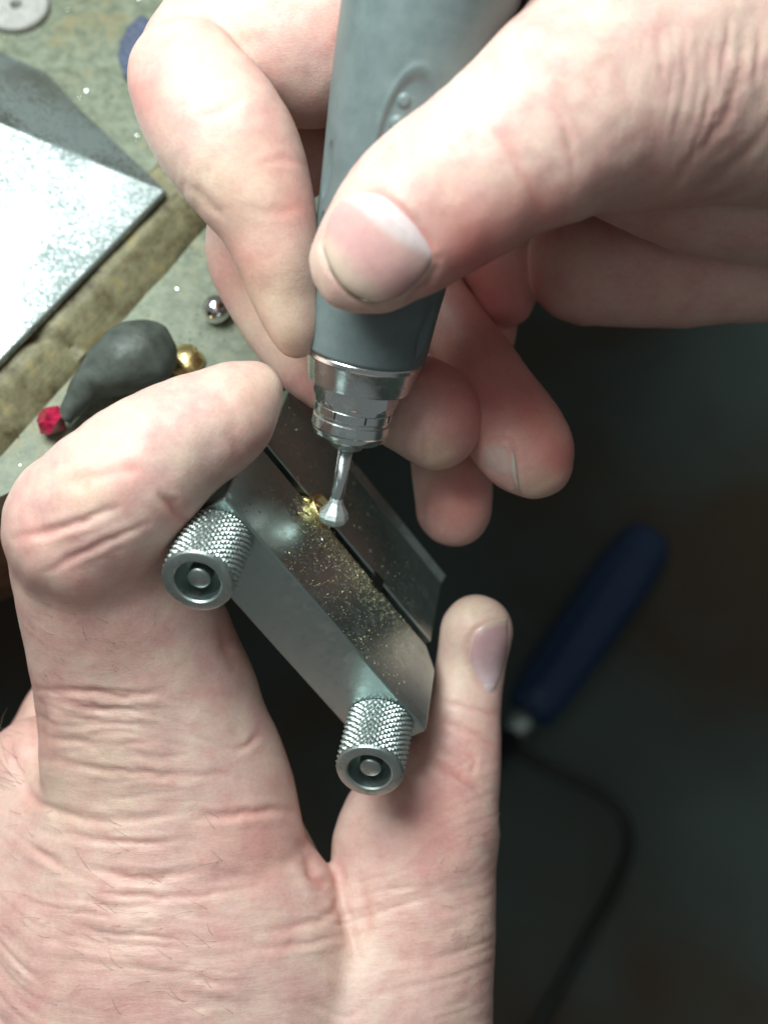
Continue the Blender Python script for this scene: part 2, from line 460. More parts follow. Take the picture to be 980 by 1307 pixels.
# blue handled tool and bent rod on the floor
def at(px, py, h): return bench(px, py, FZ + h)
th = Thing('blue_tool', at(750, 800, 0), np.eye(3))
tag(th.o, 'tool with a round blue handle lying in the dark below the thumb', 'tool')
P0, P1 = at(828, 686, .014), at(672, 912, .014)
u = (P1 - P0)
prof = [(-.02, .004), (0.0, .0085), (.05, .0102), (.3, .0112), (.7, .0106), (.9, .0098), (.98, .0085), (1.0, .006)]
V, F = tube([P0 + u * t for t, _ in prof], [q for _, q in prof], 28); th.part('handle', V, F, BLUE)
V, F = tube([P0 + u * t for t in (1.0, 1.10)], [.0050, .0040], 20); th.part('ferrule', V, F, KNURL)
V, F = tube([P0 + u * t for t in (1.10, 1.9)], [.003, .003], 16); th.part('shaft', V, F, IRON)
pts = [at(600, 925, .006), at(690, 975, .006), at(760, 1010, .006), at(793, 1040, .006), at(802, 1078, .006), at(785, 1130, .006), at(745, 1200, .006), at(690, 1300, .006), at(620, 1420, .006)]
V, F = tube(catmull(pts, 6), .0019, 14)
o = solo('bent_rod', V, F, IRON, at(760, 1100, 0), np.eye(3))
tag(o, 'dark bent metal rod lying blurred below the left hand thumb', 'rod')

# ------------------------------------------------------------------ ring clamp (hand vice)
D = np.array([.581, -.721, -.377]); Fv = np.array([-.142, -.546, .825]); Tv = np.array([.801, .426, .420])
D /= np.linalg.norm(D); Fv -= D * (D @ Fv); Fv /= np.linalg.norm(Fv); Tv = np.cross(Fv, D); 
if Tv[0] < 0: Tv = -Tv
CO = unp(315, 572, 212)
def clampw(P):                     # (s, w, u) mm -> world
    P = np.atleast_2d(P); return c2w(CO + P[:, :1] * D + P[:, 1:2] * Fv + P[:, 2:3] * Tv)
cl = Thing('ring_clamp', clampw((25, 0, -11))[0], R @ basis(D, Fv, Tv))
tag(cl.o, 'steel hand clamp with two knurled screws gripping a gold setting', 'clamp')
WJ, HJ, LJ = 14.6, 11.5, 51.5
fj = [(0, -3.9), (49.5, -3.9), (52.8, -.5), (53.2, WJ), (0, WJ)]
V, F = prism(fj, -HJ, 0)
o = cl.part('jaw', clampw(V), F, STEEL, smooth=False)
bm = bmesh.new(); bm.from_mesh(o.data); bmesh.ops.recalc_face_normals(bm, faces=bm.faces[:]); bm.to_mesh(o.data); bm.free()
bev(o, .00035, 2)
sec = [(-6.0, -HJ), (-6.0, 0), (-23.4, 0), (-25.2, .75), (-25.8, .4), (-25.8, -HJ)]       # (w, u) section with an outer lip raised to catch lamp light
V, F = prism(sec, 3, 50.5)
V = V[:, [2, 0, 1]]
o = cl.part('jaw', clampw(V), F, STEEL, smooth=False)
bm = bmesh.new(); bm.from_mesh(o.data); bmesh.ops.recalc_face_normals(bm, faces=bm.faces[:]); bm.to_mesh(o.data); bm.free()
bev(o, .0003, 2)
V, F = box(2, 44, -5.95, -3.95, -HJ + .3, -8)
V, F = prism([(-23.5, .06), (-25.15, .79), (-25.25, .79), (-25.25, .4), (-23.5, -.1)], 22, 50.3)  # added rough lip, tilted to give the rear jaw a bright edge
V = V[:, [2, 0, 1]]
o = cl.part('glint_lip', clampw(V), F, KNURL, smooth=False, label='added lip along the rear jaw that catches the lamp light')
bm = bmesh.new(); bm.from_mesh(o.data); bmesh.ops.recalc_face_normals(bm, faces=bm.faces[:]); bm.to_mesh(o.data); bm.free()
V, F = box(2, 44, -5.95, -3.95, -HJ + .3, -8)
cl.part('spacer', clampw(V), F, GAP_SHADE, smooth=False)  # dark colour paints the shade inside the jaw gap
V, F = box(33.2, 35.6, -6.4, -2.9, -3, .3); cl.part('stop_pin', clampw(V), F, IRON, smooth=False)
def knurl(n, rows, r, z0, z1, dep):
    prof = [(r - .35, z0)] + [(r, z0 + .25 + (z1 - z0 - .5) * k / rows) for k in range(rows + 1)]
    p = 30
    def disp(A, z, q):
        if q < r: return 0 * A
        h = (z - z0) / r
        a1 = np.abs(((A * p / (2 * math.pi) + h * p / (2 * math.pi) * 1.0) % 1) - .5) * 2
        a2 = np.abs(((A * p / (2 * math.pi) - h * p / (2 * math.pi) * 1.0) % 1) - .5) * 2
        return dep * (np.minimum(a1, a2) ** .8 - .6)
    return prof, disp
for s_ in (5.0, 47.9):
    c0 = np.array([s_, WJ + .15, -HJ / 2])
    LS = 11.6; RS = 5.5
    prof, disp = knurl(180, 60, RS, 0, LS - .6, .42)
    V, F = lathe([(p_[0], p_[1]) for p_ in prof] , 240, disp, True, False)
    n0 = len(V)
    endp = [(RS - .1, LS - .6), (RS - .3, LS - .15), (RS - .6, LS), (3.75, LS), (3.5, LS - .25), (3.5, LS - 6.0), (.05, LS - 6.0)]
    V2, F2 = lathe(endp, 240, None, False, True)
    V = np.concatenate([V, V2]); F = F + [tuple(i + n0 for i in f) for f in F2]
    # bridge knurl to rim
    F += [(n0 - 240 + k, n0 - 240 + (k + 1) % 240, n0 + (k + 1) % 240, n0 + k) for k in range(240)]
    toW = lambda Q: clampw(np.c_[c0[0] + Q[:, 0], c0[1] + Q[:, 2], c0[2] + Q[:, 1]])
    body = cl.part('thumb_screw', toW(V), F, KNURL); sharp(body, 32)
    V, F = lathe([(1.8, LS - 5.9), (1.8, LS - 1.2), (1.68, LS - .95), (1.35, LS - .8), (.05, LS - .7)], 40, None, False, True)
    o = cl.part('screw_core', toW(V), F, KNURL, parent=body); sharp(o, 40)
# gold setting between the jaws
def ringmesh(R0, r0, n=48, m=14, squash=1.0):
    V = []; F = []
    for i in range(n):
        a_ = 2 * math.pi * i / n
        for j in range(m):
            b_ = 2 * math.pi * j / m
            V.append(((R0 + r0 * math.cos(b_)) * math.cos(a_), r0 * squash * math.sin(b_), (R0 + r0 * math.cos(b_)) * math.sin(a_)))
    for i in range(n):
        for j in range(m):
            F.append((i * m + j, ((i + 1) % n) * m + j, ((i + 1) % n) * m + (j + 1) % m, i * m + (j + 1) % m))
    return np.array(V), F
gs = Thing('gold_ring', clampw((17.5, -4.5, 0))[0], R @ basis(D, Fv, Tv))
tag(gs.o, 'small gold ring setting held in the clamp under the bur', 'ring')
V, F = ringmesh(4.2, .62, 48, 12, 1.3)
V[:, 1] *= .85
gs.part('ring_band', clampw(V + np.array([17.6, -4.6, -3.4])), F, GOLD)
V, F = lathe([(2.3, -2.0), (2.7, .2), (2.95, 1.2), (2.9, 1.5), (2.45, 1.45), (2.25, .3), (.1, -.4)], 40, lambda A, z, q: .09 * np.sin(5 * A) * (q > 1), True, True)
gs.part('bezel', clampw(np.c_[V[:, 0] + 17.6, V[:, 1] - 4.6, V[:, 2] - .1]), F, GOLD)
# gold dust on the jaws
V = []; F = []
def flake(P, s_):
    q = rng.normal(size=(4, 3)); q /= np.linalg.norm(q, axis=1)[:, None]; q *= s_
    q[:, 2] = np.abs(q[:, 2]) * .6
    i0 = len(V); V.extend(P + q); F.extend([(i0, i0 + 1, i0 + 2), (i0, i0 + 2, i0 + 3), (i0, i0 + 3, i0 + 1), (i0 + 1, i0 + 3, i0 + 2)])
for k in range(5600):
    u_ = rng.random()
    if u_ < .52: s_, w_ = rng.normal(27, 7.5), -3.6 + abs(rng.normal(0, 3.4))
    elif u_ < .85: s_, w_ = rng.uniform(6, 47), rng.uniform(-3.6, WJ - .6)
    else: s_, w_ = rng.uniform(2, 43), -rng.uniform(5.6, 22)
    if not (1 < s_ < 46) or w_ > WJ - .6: continue
    flake(np.array([s_, w_, .02]), rng.choice([.10, .16, .26], p=[.70, .25, .05]) * rng.uniform(.6, 1.2))
for k in range(160):
    flake(np.array([17.4 + rng.normal(0, 2.4), -3.0 + rng.normal(0, 1.6), .05]), rng.uniform(.12, .32))
o = solo('gold_dust', clampw(np.array(V)), F, DUST, clampw((25, 5, 0))[0], R @ basis(D, Fv, Tv), False)
tag(o, 'fine gold dust and flakes sprinkled over the clamp jaws', 'dust', kind='stuff')
V = []; F = []
for s_, w_, k in ((13.5, 1.0, 1.0), (19.6, .6, .7), (11.6, -5.8, .9), (14.2, -.6, .6), (15.5, -1.5, .6), (31.0, -9.9, .5)):
    q = rng.normal(size=(6, 3)) * k * np.array([.7, .5, .35]); q[:, 2] = np.abs(q[:, 2])
    i0 = len(V); V += list(np.array([s_, w_, .03]) + q)
    F += [(i0, i0 + 1, i0 + 2), (i0, i0 + 2, i0 + 3), (i0, i0 + 3, i0 + 1), (i0 + 1, i0 + 3, i0 + 2), (i0 + 3, i0 + 4, i0 + 5), (i0 + 1, i0 + 4, i0 + 5)]
o = solo('metal_chips', clampw(np.array(V)), F, BALLM, clampw((14, 2, 0))[0], R @ basis(D, Fv, Tv), False)
tag(o, 'bright metal chips lying around the gold setting', 'chips', kind='stuff')

# ------------------------------------------------------------------ rotary handpiece
BUR = unp(426, 656, 217)
AXV = np.array([2.32, 11.4, 4.5])  # per unit toward the rear
UL = np.linalg.norm(AXV)
HF = frame_for(AXV, (1, 0, 0))     # local z: toward the rear; x: right in the picture
def hpw(V): return c2w(BUR + np.asarray(V) @ HF.T)
hp = Thing('rotary_handpiece', hpw([(0, 0, 70)])[0], R @ HF)
tag(hp.o, 'grey rubber gripped rotary handpiece with steel chuck and ball bur', 'handpiece')
# angle that faces the camera
toward = HF.T @ (-(BUR + AXV * 4)); A_CAM = math.atan2(toward[1], toward[0])
z2 = lambda t: t * UL
gr = [(2.20, 9.2), (2.23, 9.55), (2.35, 9.7), (2.8, 10.1), (3.4, 10.6), (4.0, 10.95), (4.6, 11.4), (5.2, 11.95), (5.8, 12.3), (6.6, 12.6), (7.8, 12.7), (9.2, 12.4)]
gt = np.array([g[0] for g in gr]); gq = np.array([g[1] for g in gr])
rows = np.concatenate([np.linspace(2.20, 5.9, 200), np.linspace(5.95, 9.2, 30)])
NA = 320
def grip_disp(A, z, q):
    t = z / UL; d = 0 * A
    da = (A - A_CAM + math.pi) % (2 * math.pi) - math.pi
    x = da * q; zz = (t - 4.75) * UL          # oval recess with bumps
    xr, zr = x - .6, zz
    e = np.sqrt((xr / 4.5) ** 2 + (zr / 11.3) ** 2)
    d = d - .42 * (1 - sstep(.86, 1.0, e)) + .16 * np.exp(-((e - 1.05) / .06) ** 2)
    for bx, bz in ((-1.7, 7.0), (-2.1, 3.9), (-2.5, 1.0)):
        rr = np.sqrt((xr - bx) ** 2 + ((zr - bz)) ** 2)
        d = d + .45 * (1 - sstep(.55, 1.15, rr))
    for k in range(9):                        # leaf-shaped finger flutes round the grip
        fa = A_CAM - 1.15 - k * .55 if k < 5 else A_CAM + .98 + (k - 5) * .5
        for tz in (4.35, 3.55, 2.72):
            xx = ((A - fa + math.pi) % (2 * math.pi) - math.pi) * q; zl = (t - tz) * UL
            xx = xx - .12 * zl
            e = np.sqrt((xx / 1.35) ** 2 + (zl / 4.2) ** 2)
            d = d - 1.0 * np.clip(1 - e, 0, 1) ** .6
    return d
prof = [(float(np.interp(t, gt, gq)), t * UL) for t in rows]
V, F = lathe(prof, NA, grip_disp)
o = hp.part('rubber_grip', hpw(V), F, RUBBER); sharp(o, 60)
def faceted(A, z, q):
    return 0 * A
V, F = lathe([(9.0, z2(2.205)), (9.15, z2(2.18)), (9.1, z2(2.13)), (8.85, z2(2.10)), (8.15, z2(1.84)), (8.0, z2(1.80))][::-1], 96, None)
o = hp.part('chuck_cone', hpw(V), F, CHROME); sharp(o, 25)
# scalloped collar: flats milled into a cone
nr = 40
def scal(A, z, q):
    k = (A * 8 / (2 * math.pi)) % 1; t = z / UL
    flat = 6.25 / np.cos((k - .5) * 2 * math.pi / 8)
    return np.minimum(q, np.maximum(flat, 6.1)) - q
prof = [(float(np.interp(t, [1.52, 1.56, 1.80], [6.3, 6.35, 7.95])), t * UL) for t in np.linspace(1.52, 1.80, nr)]
V, F = lathe(prof, 192, scal)
o = hp.part('scalloped_collar', hpw(V), F, CHROME); sharp(o, 25)
V, F = lathe([(6.0, z2(1.52)), (6.3, z2(1.505)), (6.3, z2(1.41)), (6.0, z2(1.39)), (6.0, z2(1.355)), (6.22, z2(1.34)), (6.25, z2(1.22)), (6.05, z2(1.195)), (6.05, z2(1.175)), (5.9, z2(1.13)), (5.3, z2(1.085)), (2.4, z2(1.075))][::-1], 96)
o = hp.part('locking_ring', hpw(V), F, CHROME); sharp(o, 25)
for k in range(8):
    a_ = A_CAM + .35 + k * 2 * math.pi / 8
    V, F = box(-.12, .12, -.55, .55, -.25, .06)
    Rm = basis((-math.sin(a_), math.cos(a_), 0), (0, 0, 1), (math.cos(a_), math.sin(a_), 0))
    V = V @ Rm.T + np.array([6.3 * math.cos(a_), 6.3 * math.sin(a_), z2(1.465)])
    hp.part('slot_mark', hpw(V), F, IRON, parent=o, smooth=False)
V, F = lathe([(2.1, z2(.93)), (2.5, z2(.95)), (2.7, z2(1.08))], 40); o = hp.part('collet', hpw(V), F, KNURL); sharp(o, 40)
V, F = lathe([(.75, z2(.1)), (1.02, z2(.22)), (1.16, z2(.34)), (1.17, z2(.94))], 32)
bur = hp.part('bur', hpw(V), F, CHROME)
hd = [(.05, -1.9), (1.3, -1.85), (2.2, -1.2), (2.55, -.4), (2.3, .5), (1.75, 1.3), (1.25, 2.1), (1.05, 3.0)]
V, F = lathe(hd, 9)
o = hp.part('bur_head', hpw(V), F, BURM, parent=bur, smooth=False); bev(o, .00012, 2, 10)

# ------------------------------------------------------------------ hands
VX = 0.42                          # voxel, mm
class Hand:
    def __init__(s, lo, hi):
        s.lo = np.array(lo, float); n = np.ceil((np.array(hi) - s.lo) / VX).astype(int)
        s.ax = [s.lo[i] + VX * np.arange(n[i]) for i in range(3)]; s.n = tuple(n)
        s.S = None
    dz = 0.0
    def chain(s, nodes, flat=1.0, m=5, dz=None):
        P = []; dz = s.dz if dz is None else dz
        for px, py, d, r in nodes:
            d = d + dz; P.append([*unp(px, py, d), r * d / FPX])
        P = catmull(P, m) if len(P) > 1 else np.array(P + P)
        G = np.full(s.n, 40.0, np.float32)
        mg = 9.0
        for a_, b_ in zip(P[:-1], P[1:]):
            lo = np.minimum(a_[:3] - a_[3], b_[:3] - b_[3]) - mg; hi = np.maximum(a_[:3] + a_[3], b_[:3] + b_[3]) + mg
            i0 = [max(0, int((lo[k] - s.lo[k]) / VX)) for k in range(3)]; i1 = [min(s.n[k], int((hi[k] - s.lo[k]) / VX) + 2) for k in range(3)]
            if any(i1[k] <= i0[k] for k in range(3)): continue
            x = s.ax[0][i0[0]:i1[0]][:, None, None].astype(np.float32); y = s.ax[1][i0[1]:i1[1]][None, :, None].astype(np.float32); z = s.ax[2][i0[2]:i1[2]][None, None, :].astype(np.float32)
            sc = np.array([1, 1, 1 / flat], np.float32)
            A_ = (a_[:3] * sc).astype(np.float32); AB = ((b_[:3] - a_[:3]) * sc).astype(np.float32); zz = z * sc[2]
            t = ((x - A_[0]) * AB[0] + (y - A_[1]) * AB[1] + (zz - A_[2]) * AB[2]) / max(1e-6, float(AB @ AB))
            np.clip(t, 0, 1, out=t)
            d = np.sqrt((x - A_[0] - t * AB[0]) ** 2 + (y - A_[1] - t * AB[1]) ** 2 + (zz - A_[2] - t * AB[2]) ** 2) - (a_[3] + t * (b_[3] - a_[3])).astype(np.float32)
            sl = tuple(slice(i0[k], i1[k]) for k in range(3))
            np.minimum(G[sl], d, out=G[sl])
        return G
    def add(s, G, k):
        if s.S is None: s.S = G; return
        S = s.S
        if k <= 0: np.minimum(S, G, out=S); return
        h = np.clip(k - np.abs(S - G), 0, None) / k
        s.S = np.minimum(S, G) - h * h * (k * .25)
    def mesh(s):
        g = openvdb.FloatGrid(1.5)
        g.copyFromArray(np.clip(s.S, -1.5, 1.5))
        pts, quads = g.convertToQuads(0.0)
        return pts.astype(float) * VX + s.lo, quads.astype(np.int32)
def normals(V, Q):
    n = np.cross(V[Q[:, 2]] - V[Q[:, 0]], V[Q[:, 3]] - V[Q[:, 1]])
    N = np.zeros_like(V)
    for k in range(4): 
        for c in range(3): N[:, c] += np.bincount(Q[:, k], n[:, c], len(V))
    return N / np.maximum(1e-9, np.linalg.norm(N, axis=1))[:, None]
def smooth(V, Q, it):
    E = np.concatenate([Q[:, [0, 1]], Q[:, [1, 2]], Q[:, [2, 3]], Q[:, [3, 0]]]); E = np.concatenate([E, E[:, ::-1]])
    cnt = np.maximum(1, np.bincount(E[:, 0], minlength=len(V)))
    for _ in range(it):
        A = np.stack([np.bincount(E[:, 0], V[E[:, 1], c], len(V)) for c in range(3)], 1) / cnt[:, None]
        V = V * .4 + A * .6
    return V
def pix(V): return np.c_[490 + FPX * V[:, 0] / -V[:, 2], 653.5 - FPX * V[:, 1] / -V[:, 2]]
def strokedist(P, line):
    L_ = np.asarray(line, float)
    if len(L_) > 2: L_ = catmull(L_, 4)
    best = np.full(len(P), 1e9); tt = np.zeros(len(P))
    for i in range(len(L_) - 1):
        a_, b_ = L_[i], L_[i + 1]; ab = b_ - a_
        t = np.clip(((P - a_) @ ab) / (ab @ ab), 0, 1)
        d = np.linalg.norm(P - a_ - t[:, None] * ab, axis=1)
        m = d < best; best[m] = d[m]; tt[m] = (i + t[m]) / (len(L_) - 1)
    return best, tt
def finish_hand(H, label, strokes, tints, zones, wrinkle, origin_c, drange=None):
    V, Q = H.mesh()
    N = normals(V, Q)
    ctr = V.mean(0)
    if ((V - ctr) * N).sum(1).mean() < 0: Q = Q[:, ::-1]; N = -N
    V = smooth(V, Q, 4); N = normals(V, Q)
    P = pix(V); view = -V / np.linalg.norm(V, axis=1)[:, None]
    fr = np.clip((N * view).sum(1) * 2.5 + .2, 0, 1)
    disp = np.zeros(len(V)); tint = np.zeros((len(V), 4), np.float32); tint[:, 3] = 1
    # broad lumps so that nothing is geometrically clean
    disp += (vnoise(P[:, 0] / 46 + 9, P[:, 1] / 46 + V[:, 2] * .07) - .5) * .55 * 1.0
    disp += (vnoise(P[:, 0] / 19 + 3, P[:, 1] / 19 + V[:, 2] * .12) - .5) * .16
    dep_ok = lambda dmax: (-V[:, 2] < dmax)
    for st in strokes:
        line, wpx, dmm = st[:3]; wpx *= 1.15; dmm *= .68; red = st[3] if len(st) > 3 else .25; dmax = st[4] if len(st) > 4 else 1e9
        L_ = np.array(line, float); lo = L_.min(0) - wpx * 4; hi = L_.max(0) + wpx * 4
        m = np.where((P[:, 0] > lo[0]) & (P[:, 0] < hi[0]) & (P[:, 1] > lo[1]) & (P[:, 1] < hi[1]) & dep_ok(dmax))[0]
        if not len(m): continue
        wob = np.c_[vnoise(P[m, 0] / 12, P[m, 1] / 12) - .5, vnoise(P[m, 0] / 12 + 60, P[m, 1] / 12) - .5] * min(6, wpx * .8)
        d, t = strokedist(P[m] + wob, line)
        g = np.exp(-(d / wpx) ** 2) * np.clip(np.sin(np.clip(t, .04, .96) * math.pi), 0, 1) ** .5
        lip = np.exp(-((d - 2.1 * wpx) / wpx) ** 2) * .3
        dmm *= .72; disp[m] += (-dmm * g + dmm * lip * np.sin(np.clip(t, .04, .96) * math.pi)) * fr[m]
        tint[m, 0] = np.maximum(tint[m, 0], .5 * red * g * fr[m])
    for px, py, r, ch, amt in tints:
        d2 = ((P[:, 0] - px) ** 2 + (P[:, 1] - py) ** 2) / r ** 2
        tint[:, ch] = np.clip(tint[:, ch] + amt * np.exp(-d2), 0, 1)
    for px, py, rx, ry, amt in zones:
        g = np.exp(-((P[:, 0] - px) / rx) ** 2 - ((P[:, 1] - py) / ry) ** 2)
        tint[:, 2] = np.clip(tint[:, 2] + amt * g, 0, 1)
    disp += wrinkle(P, V, tint[:, 2]) * fr
    V = V + N * disp[:, None]
    O = c2w(origin_c)[0]
    o = solo('hand', c2w(V), Q, SKIN, O)
    at_ = o.data.color_attributes.new('tint', 'FLOAT_COLOR', 'POINT'); at_.data.foreach_set('color', tint.ravel())
    tag(o, label, 'hand')
    bvh = BVHTree.FromPolygons([tuple(v) for v in V[:]], [tuple(q) for q in Q.tolist()])
    return o, bvh, O
def coons(edges, nu, nv_):
    """edges: base (left->right), tip (left->right), left (base->tip), right (base->tip), pixel polylines"""
    def samp(line, n):
        L_ = np.asarray(line, float); L_ = catmull(L_, 8) if len(L_) > 2 else L_
        s_ = np.r_[0, np.cumsum(np.linalg.norm(np.diff(L_, axis=0), axis=1))]; q = np.linspace(0, s_[-1], n)
        return np.c_[np.interp(q, s_, L_[:, 0]), np.interp(q, s_, L_[:, 1])]
    b_, t_ = samp(edges[0], nu), samp(edges[1], nu); l_, r_ = samp(edges[2], nv_), samp(edges[3], nv_)
    out = np.zeros((nv_, nu, 2))
    for j in range(nv_):
        v = j / (nv_ - 1)
        for i in range(nu):
            u_ = i / (nu - 1)
            out[j, i] = (1 - v) * b_[i] + v * t_[i] + (1 - u_) * l_[j] + u_ * r_[j] - ((1 - u_) * (1 - v) * b_[0] + u_ * (1 - v) * b_[-1] + (1 - u_) * v * t_[0] + u_ * v * t_[-1])
    return out
def nail(hand, bvh, O, edges, colfn, lift=.35, dome=.5, nu=45, nv_=45):
    G = coons(edges, nu, nv_); V = np.zeros((nv_, nu, 3)); Nn = np.zeros_like(V)
    for j in range(nv_):
        for i in range(nu):
            d = Vector(unp(G[j, i, 0], G[j, i, 1], 1.0)).normalized()
            hit = bvh.ray_cast(Vector((0, 0, 0)), d)
            if hit[0] is None:
                hit = bvh.find_nearest(Vector(unp(G[j, i, 0], G[j, i, 1], -V[j, i - 1, 2] if i else 200)))
            V[j, i] = hit[0]; Nn[j, i] = hit[1]
    for _ in range(14):            # relax the plate: a nail is smoother than the skin under it
        for A in (V, Nn):
            B = A.copy(); B[1:-1, 1:-1] = (A[:-2, 1:-1] + A[2:, 1:-1] + A[1:-1, :-2] + A[1:-1, 2:]) / 4
            B[0, 1:-1] = (A[0, :-2] + A[0, 2:] + 2 * A[0, 1:-1]) / 4; B[-1, 1:-1] = (A[-1, :-2] + A[-1, 2:] + 2 * A[-1, 1:-1]) / 4
            B[1:-1, 0] = (A[:-2, 0] + A[2:, 0] + 2 * A[1:-1, 0]) / 4; B[1:-1, -1] = (A[:-2, -1] + A[2:, -1] + 2 * A[1:-1, -1]) / 4
            A[:] = B
    Nn /= np.linalg.norm(Nn, axis=2)[:, :, None]
    uu = np.linspace(-1, 1, nu)[None, :]; vv = np.linspace(0, 1, nv_)[:, None]
    ed = np.minimum(1 - np.abs(uu), .5) * 2
    h = (lift + dome * (1 - uu ** 2)) * sstep(0, .35, ed) * sstep(-.02, .12, vv) * (.75 + .25 * vv) - .06
    h = h + 0 * uu
    TOP = V + Nn * h[:, :, None]; BOT = V + Nn * (h - .45)[:, :, None]
    VV = np.concatenate([TOP.reshape(-1, 3), BOT.reshape(-1, 3)]); m = nu * nv_
    F = []
    for j in range(nv_ - 1):
        for i in range(nu - 1):
            q = (j * nu + i, j * nu + i + 1, (j + 1) * nu + i + 1, (j + 1) * nu + i); F.append(q); F.append(tuple(k + m for k in q[::-1]))
    rim = [i for i in range(nu)] + [j * nu + nu - 1 for j in range(1, nv_)] + [(nv_ - 1) * nu + i for i in range(nu - 2, -1, -1)] + [j * nu for j in range(nv_ - 2, 0, -1)]
    for a_, b_ in zip(rim, rim[1:] + rim[:1]): F.append((b_, a_, a_ + m, b_ + m))
    o = mesh_obj('fingernail', (c2w(VV) - O) @ R, F, NAIL)
    o.parent = hand
    bm = bmesh.new(); bm.from_mesh(o.data); bmesh.ops.recalc_face_normals(bm, faces=bm.faces[:]); bm.to_mesh(o.data); bm.free()
    col = np.zeros((2, nv_, nu, 4), np.float32); col[..., 3] = 1
    for j in range(nv_):
        for i in range(nu): col[:, j, i, :3] = colfn(i / (nu - 1), j / (nv_ - 1))
    at_ = o.data.color_attributes.new('tint', 'FLOAT_COLOR', 'POINT'); at_.data.foreach_set('color', col.ravel())
    return o
def lerp3(a_, b_, t): return tuple(x + (y - x) * t for x, y in zip(a_, b_))
PINK, MOON, FREE, PURP = (.60, .335, .32), (.68, .55, .55), (.60, .47, .37), (.50, .30, .31)

# ---- the hand that holds the clamp
H = Hand((-82, -92, -272), (40, 34, -182))
idx = H.chain([(324, 498, 206, 38), (305, 514, 205, 53), (275, 540, 203, 70), (215, 572, 201, 83), (152, 626, 200, 96), (108, 672, 203, 100)], .95)
prx = H.chain([(108, 674, 204, 100), (130, 735, 210, 115), (157, 800, 216, 128), (180, 870, 220, 137), (198, 945, 223, 148), (214, 1010, 225, 157), (216, 1080, 226, 174), (206, 1160, 227, 200), (225, 1260, 228, 245), (240, 1420, 230, 285)], .62)
H.add(prx, 0); H.add(idx, 2.5)
H.add(H.chain([(58, 1002, 236, 90), (70, 1100, 234, 130), (120, 1250, 232, 190), (150, 1420, 232, 220)], .7), 6)
H.add(H.chain([(60, 1002, 246, 80), (120, 880, 258, 70), (160, 740, 262, 62), (240, 680, 262, 56), (330, 690, 258, 48)], 1.0), 3)
H.add(H.chain([(366, 1062, 237, 24), (388, 1096, 238, 20), (402, 1126, 238, 16)], .9), 1.2)
thm = H.chain([(608, 806, 238, 47), (600, 850, 239, 45), (592, 905, 238, 47), (577, 975, 237, 61), (549, 1035, 235, 89), (531, 1075, 234, 105), (526, 1140, 233, 107), (510, 1230, 231, 120), (480, 1320, 230, 150), (450, 1430, 230, 180)], .8)
H.add(thm, 1.8)
H.add(H.chain([(404, 1160, 235, 32), (430, 1195, 233, 56), (440, 1290, 231, 120)], .8), 2.5)
def wr_l(P, V, msk):
    x, y = P[:, 0], P[:, 1]
    left = sstep(470, 400, x)
    v = (y + 75 * np.exp(-np.clip(x, -60, 900) / 55) + 14 * np.sin(x / 120)) * left + (y + .42 * (x - 470) * 1.0) * (1 - left)
    v = v + 26 * (vnoise(x / 150 + 2, y / 95) - .5) + 9 * (vnoise(x / 50 + 9, y / 40) - .5)
    n1 = vnoise(x / 95 + 5, v / 15.0); n2 = vnoise(x / 48 + 31, v / 8.5 + 7); n3 = vnoise(x / 150 + 77, v / 27)
    rdg = lambda n: np.clip(1 - np.abs(2 * n - 1) * 2.2, 0, 1)
    md = .25 + 1.1 * vnoise(x / 85 + 11, y / 60 + 3) ** 1.5
    return (-(rdg(n1) * .22 + rdg(n2) * .13 + rdg(n3) * .24) + .08) * msk * md
